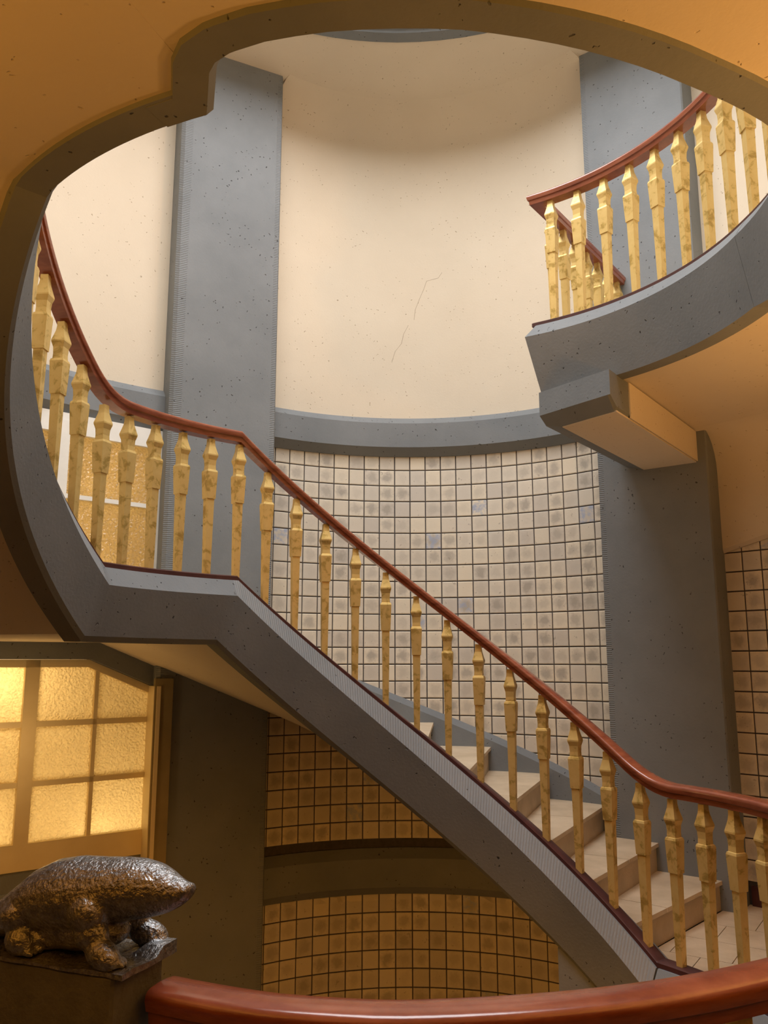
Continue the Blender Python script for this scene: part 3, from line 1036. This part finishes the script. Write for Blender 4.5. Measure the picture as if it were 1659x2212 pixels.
for (s0, s1) in ((sr1, sm0), (sm1, E2 - 0.1)):
    bar('glazing_bar', s0, s1, 3.085, 3.12, FR2, WHITE, win2, -0.03, 0.03)
    for z0, z1 in ((2.33, 3.09), (3.115, 3.62)):
        bar('pane', s0 - 0.005, s1 + 0.005, z0, z1, FR2, GLASS2, win2, 0.006, 0.010)
lightbox(FR2, -0.05, E2 + 0.05, 2.28, 3.76, 0.7, win2, 0.06)
for s, y, z, e in ((0.75, 0.3, 2.42, 2.2), (0.45, 0.45, 3.3, 2.0), (1.4, 0.4, 3.0, 2.0)):
    lamp('room_lamp', 'POINT', FR2 @ Vector((s, y, z)), e, (1.0, 0.72, 0.38), 0.08)

# ------------------------------------------------------------------ balustrades
LB = 0.905                      # height of a baluster
HW = [(0.0, 0.0195), (0.553, 0.0255), (0.556, 0.0310), (0.752, 0.0378), (0.766, 0.0340), (0.769, 0.0285), (0.80, 0.0270), (0.84, 0.0290), (0.872, 0.0372), (0.882, 0.0372), (0.905, 0.0315), (0.945, 0.0225), (0.97, 0.0200), (1.0, 0.0195)]
rings = [[Vector((a * w, b * w, h * LB)) for a, b in ((-1, -1), (1, -1), (1, 1), (-1, 1))] for h, w in HW]
BAL = loft('baluster', rings, GOLD, None, True, True, 0)
RAILP = [(-0.040, -0.078), (0.040, -0.078), (0.043, -0.050), (0.051, -0.045), (0.056, -0.024), (0.055, -0.014), (0.049, -0.006), (0.039, -0.002), (0.012, 0.001), (-0.012, 0.001), (-0.039, -0.002), (-0.049, -0.006), (-0.055, -0.014), (-0.056, -0.024), (-0.051, -0.045), (-0.043, -0.050)]
STRIPP = [(-0.048, 0.0), (0.048, 0.0), (0.048, 0.026), (0.040, 0.032), (-0.040, 0.032), (-0.048, 0.026)]
ST = 0.032
RAILH = ST + LB + 0.073


def baluster(parent, p, th, rise=0.0):
    o = bpy.data.objects.new('baluster', BAL)
    COL.objects.link(o)
    o.parent = parent
    o.location = p
    o.rotation_euler = (0, 0, -rad(th))
    return o


def zrail(t):
    if abs(t - THA) < 9: return zs(t)
    return sum(zs(t + d * 0.7) for d in range(-7, 8)) / 15


# 1: the stair
b1 = empty('balustrade', (0, 0, 0), 'red-brown handrail on gold balusters climbing along the stair and half landing', 'balustrade')
ths = frange(104, THK + 1.0, 1.5, [THF, THF + .01, THA, THB])
pts = [P(RB, t, zrail(t) + RAILH) for t in ths]
sz = [1.28 if (THA < t < THF or t < THB) and zs(t) < ZU else 1.0 for t in ths]
link('handrail', sweep_path('handrail', pts, RAILP, WOOD, None, 38), b1)
pts = [P(RB, t, zs(t)) for t in ths]
link('base_strip', sweep_path('base_strip', pts, STRIPP, WOODDARK, None, 40), b1, 'dark red base strip')
for k in range(-25, 16):
    t = 3.15 + 6.56 * k
    if t < THK + 2 or t > 103: continue
    zb_ = zs(t) + ST - 0.012
    baluster(b1, P(RB, t, min(zb_, zrail(t) + RAILH - LB - 0.06)), t)

# 2: the rail in front, ending at the pedestal
b2 = empty('balustrade', (0, 0, 0), 'curved red-brown handrail of the near landing ending at the sculpture pedestal', 'balustrade')
ths = frange(104, 197.3, 1.5)
pts = [P(r_front(t), t, Z0 + RAILH) for t in ths]
link('handrail', sweep_path('handrail', pts, RAILP, WOOD, None, 38), b2)
pts = [P(r_front(t), t, Z0) for t in ths]
link('base_strip', sweep_path('base_strip', pts, STRIPP, WOODDARK, None, 40), b2, 'dark red base strip')
for k in range(16, 30):
    t = 3.15 + 6.56 * k
    if t < 196.0: baluster(b2, P(r_front(t), t, Z0 + ST - 0.004), t)

# 3: the upper landing
b3 = empty('balustrade', (0, 0, 0), 'red-brown handrail on gold balusters round the upper landing, turning back to the pillar', 'balustrade')
leg0 = P(RB, THE + 0.6, ZU)
leg1 = leg0 + bd * 1.66
ths = frange(THE + 0.6, 360 + THK - 2, 1.5)
path = [leg1] + [P(RB if t < 80 else interp(FRONT, t) + 0.05, t, ZU) for t in ths]
link('handrail', sweep_path('handrail', [p + Vector((0, 0, RAILH)) for p in path], RAILP, WOOD, None, 38), b3)
link('base_strip', sweep_path('base_strip', path, STRIPP, WOODDARK, None, 40), b3, 'dark red base strip')
for k in range(26):
    t = 35.2 + 6.33 * k
    if t < 198: baluster(b3, P(RB if t < 80 else interp(FRONT, t) + 0.05, t, ZU + ST - 0.003), t)
for k in range(8):
    q = leg0 + bd * (0.03 + 0.2 * k) if k == 0 else leg0 + bd * (0.22 * k)
    if k: baluster(b3, q + Vector((0, 0, ST - 0.003)), 36.5)
    else: pass
# curb under the returning rail
me = loft('return_curb', [[leg0 + bd * a + bs * s + Vector((0, 0, z)) for s, z in ((-0.05, -0.45), (0.10, -0.45), (0.10, 0.0), (-0.05, 0.0))] for a in (0.06, 1.75)], CONCRETE)
link('return_curb', me, upper)

# ------------------------------------------------------------------ pedestal and animal sculpture
PC = Vector((-0.564, 1.875, 1.15))
PXv, PYv = Vector((0.931, -0.365, 0)), Vector((0.365, 0.931, 0))
PM = Matrix(((PXv.x, PYv.x, 0, PC.x), (PXv.y, PYv.y, 0, PC.y), (0, 0, 1, PC.z), (0, 0, 0, 1)))
ped = link('pedestal', box_me('pedestal', (-0.60, 0, -1.15), (0.0, 0.175, 0.0), PEDST, 0.006, PM), None,
           'square edged dark concrete pedestal carrying the animal sculpture at the handrail end', 'pedestal')


def sculpture():
    bm = bmesh.new()
    S = [(-0.53, 0.022, 0.018, 0.03), (-0.47, 0.035, 0.03, 0.045), (-0.42, 0.045, 0.035, 0.06), (-0.36, 0.070, 0.052, 0.075), (-0.29, 0.103, 0.072, 0.086), (-0.24, 0.115, 0.082, 0.09), (-0.187, 0.122, 0.085, 0.092),
         (-0.114, 0.133, 0.077, 0.088), (-0.063, 0.146, 0.068, 0.079), (-0.012, 0.152, 0.063, 0.070), (0.031, 0.154, 0.055, 0.058), (0.060, 0.153, 0.045, 0.047), (0.080, 0.152, 0.035, 0.038), (0.098, 0.1535, 0.026, 0.030), (0.112, 0.157, 0.018, 0.023)]
    N = 20
    rg = []
    for x, zc, hz, hy in S:
        rg.append([bm.verts.new((x, 0.095 + hy * cos(2 * PI * i / N), zc + hz * sin(2 * PI * i / N))) for i in range(N)])
    for a, b in zip(rg, rg[1:]):
        for i in range(N):
            bm.faces.new((a[i], a[(i + 1) % N], b[(i + 1) % N], b[i]))
    bm.faces.new(rg[0][::-1]); bm.faces.new(rg[-1])

    def blob(c, r, rot=0.0, tilt=0.0):
        g = bmesh.ops.create_icosphere(bm, subdivisions=3, radius=1.0, matrix=Matrix.Translation(c) @ Matrix.Rotation(rot, 4, 'Z') @ Matrix.Rotation(tilt, 4, 'Y') @ Matrix.Diagonal((*r, 1)))
    for y, sy in ((0.030, 1), (0.165, -1)):
        blob((-0.098, y - 0.004 * sy, 0.108), (0.046, 0.034, 0.042), 0, -0.3)       # shoulder
        blob((-0.085, y - 0.002 * sy, 0.068), (0.042, 0.030, 0.036))                # upper arm
        blob((-0.046, y - 0.010 * sy, 0.034), (0.050, 0.030, 0.030), -0.25 * sy, 0.25)   # digging hand
        for q in range(4):                                                          # claws
            blob((0.000 - 0.010 * abs(q - 1.5), y - 0.026 * sy + 0.013 * q * sy, 0.022), (0.020, 0.006, 0.008), 0, 0.3)
        blob((-0.300, y - 0.002 * sy, 0.082), (0.040, 0.032, 0.034), 0, -0.4)       # haunch
        blob((-0.275, y - 0.010 * sy, 0.034), (0.038, 0.026, 0.030), 0, 0.2)        # hind foot
        for q in range(3):
            blob((-0.238, y - 0.022 * sy + 0.013 * q * sy, 0.016), (0.018, 0.006, 0.007))
    blob((-0.19, 0.095, 0.058), (0.15, 0.065, 0.05))                                # chest and belly resting
    blob((-0.25, 0.085, 0.036), (0.07, 0.06, 0.032))
    blob((0.113, 0.095, 0.160), (0.010, 0.026, 0.016))                              # flat snout disc
    blob((0.101, 0.095, 0.143), (0.020, 0.017, 0.007), 0, -0.25)                    # lower jaw
    for y in (0.052, 0.138):
        blob((0.040, y, 0.176), (0.007, 0.005, 0.006))                              # eyes
        blob((-0.010, y - 0.008 if y < 0.1 else y + 0.008, 0.176), (0.010, 0.008, 0.012))   # small ears
    me = bpy.data.meshes.new('body'); bm.to_mesh(me); bm.free()
    o = bpy.data.objects.new('tmp', me); COL.objects.link(o)
    md = o.modifiers.new('r', 'REMESH'); md.mode = 'VOXEL'; md.voxel_size = 0.0045
    s = o.modifiers.new('s', 'SMOOTH'); s.factor = 0.5; s.iterations = 3
    dg = bpy.context.evaluated_depsgraph_get()
    m2 = bpy.data.meshes.new_from_object(o.evaluated_get(dg))
    bpy.data.objects.remove(o)
    m2.transform(PM)
    m2.materials.clear(); m2.materials.append(BRONZE)
    for p in m2.polygons: p.use_smooth = True
    m2.name = 'body'
    return m2


sc_ = empty('animal_sculpture', PM @ Vector((-0.2, 0.09, 0)), 'dark stone sculpture of a burrowing mole-like animal on the pedestal', 'sculpture')
sc_.location = (0, 0, 0)
link('body', sculpture(), sc_)
# rough stone base under the animal
bm = bmesh.new()
bmesh.ops.create_grid(bm, x_segments=24, y_segments=10, size=0.5)
for v in bm.verts:
    x = -0.56 + (v.co.x + 0.5) * 0.59
    y = -0.004 + (v.co.y + 0.5) * 0.188
    edge = min(v.co.x + 0.5, 0.5 - v.co.x, v.co.y + 0.5, 0.5 - v.co.y)
    z = 0.010 + 0.010 * noise.noise(Vector((x * 14, y * 14, 3.3))) + (0.016 if x > -0.02 and y > 0.12 else 0.0)
    v.co = Vector((x + 0.006 * noise.noise(Vector((x * 20, y * 20, 1))), y + 0.006 * noise.noise(Vector((x * 20, y * 20, 9))), max(0.004, z)))
ret = bmesh.ops.extrude_face_region(bm, geom=bm.faces[:])
for v in [g for g in ret['geom'] if isinstance(g, bmesh.types.BMVert)]: v.co.z = 0.0
bmesh.ops.recalc_face_normals(bm, faces=bm.faces)
bm.transform(PM)
me = bpy.data.meshes.new('rough_base'); bm.to_mesh(me); bm.free()
me.materials.append(BRONZE)
for p in me.polygons: p.use_smooth = True
me.set_sharp_from_angle(angle=rad(50))
link('rough_base', me, sc_, 'rough stone base slab')

# ------------------------------------------------------------------ lobby behind the viewer and floors below (close the space)
def wall_box(name, lo, hi, m, label, cat='wall'):
    return link(name, box_me(name, lo, hi, m), None, label, cat, None, 'structure')
wall_box('wall_left', (-3.45, -2.6, 0), (-3.25, 1.75, 3.63), LOWBOUNCE, 'unseen side wall of the lobby by the windows, darkened to cut bounce light')
wall_box('wall_right', (3.5, -2.6, 0), (3.7, 1.75, 3.63), LOWBOUNCE, 'unseen side wall of the lobby by the landing, darkened to cut bounce light')
wall_box('wall_front', (-3.45, -2.8, 0), (3.7, -2.6, 3.63), LOWBOUNCE, 'unseen wall behind the viewer, darkened to cut bounce light')
wall_box('floor', (-6, -2.6, -4.2), (6, 9, -4.0), LOWBOUNCE, 'unseen floor of the storey below, darkened to cut bounce light', 'floor')
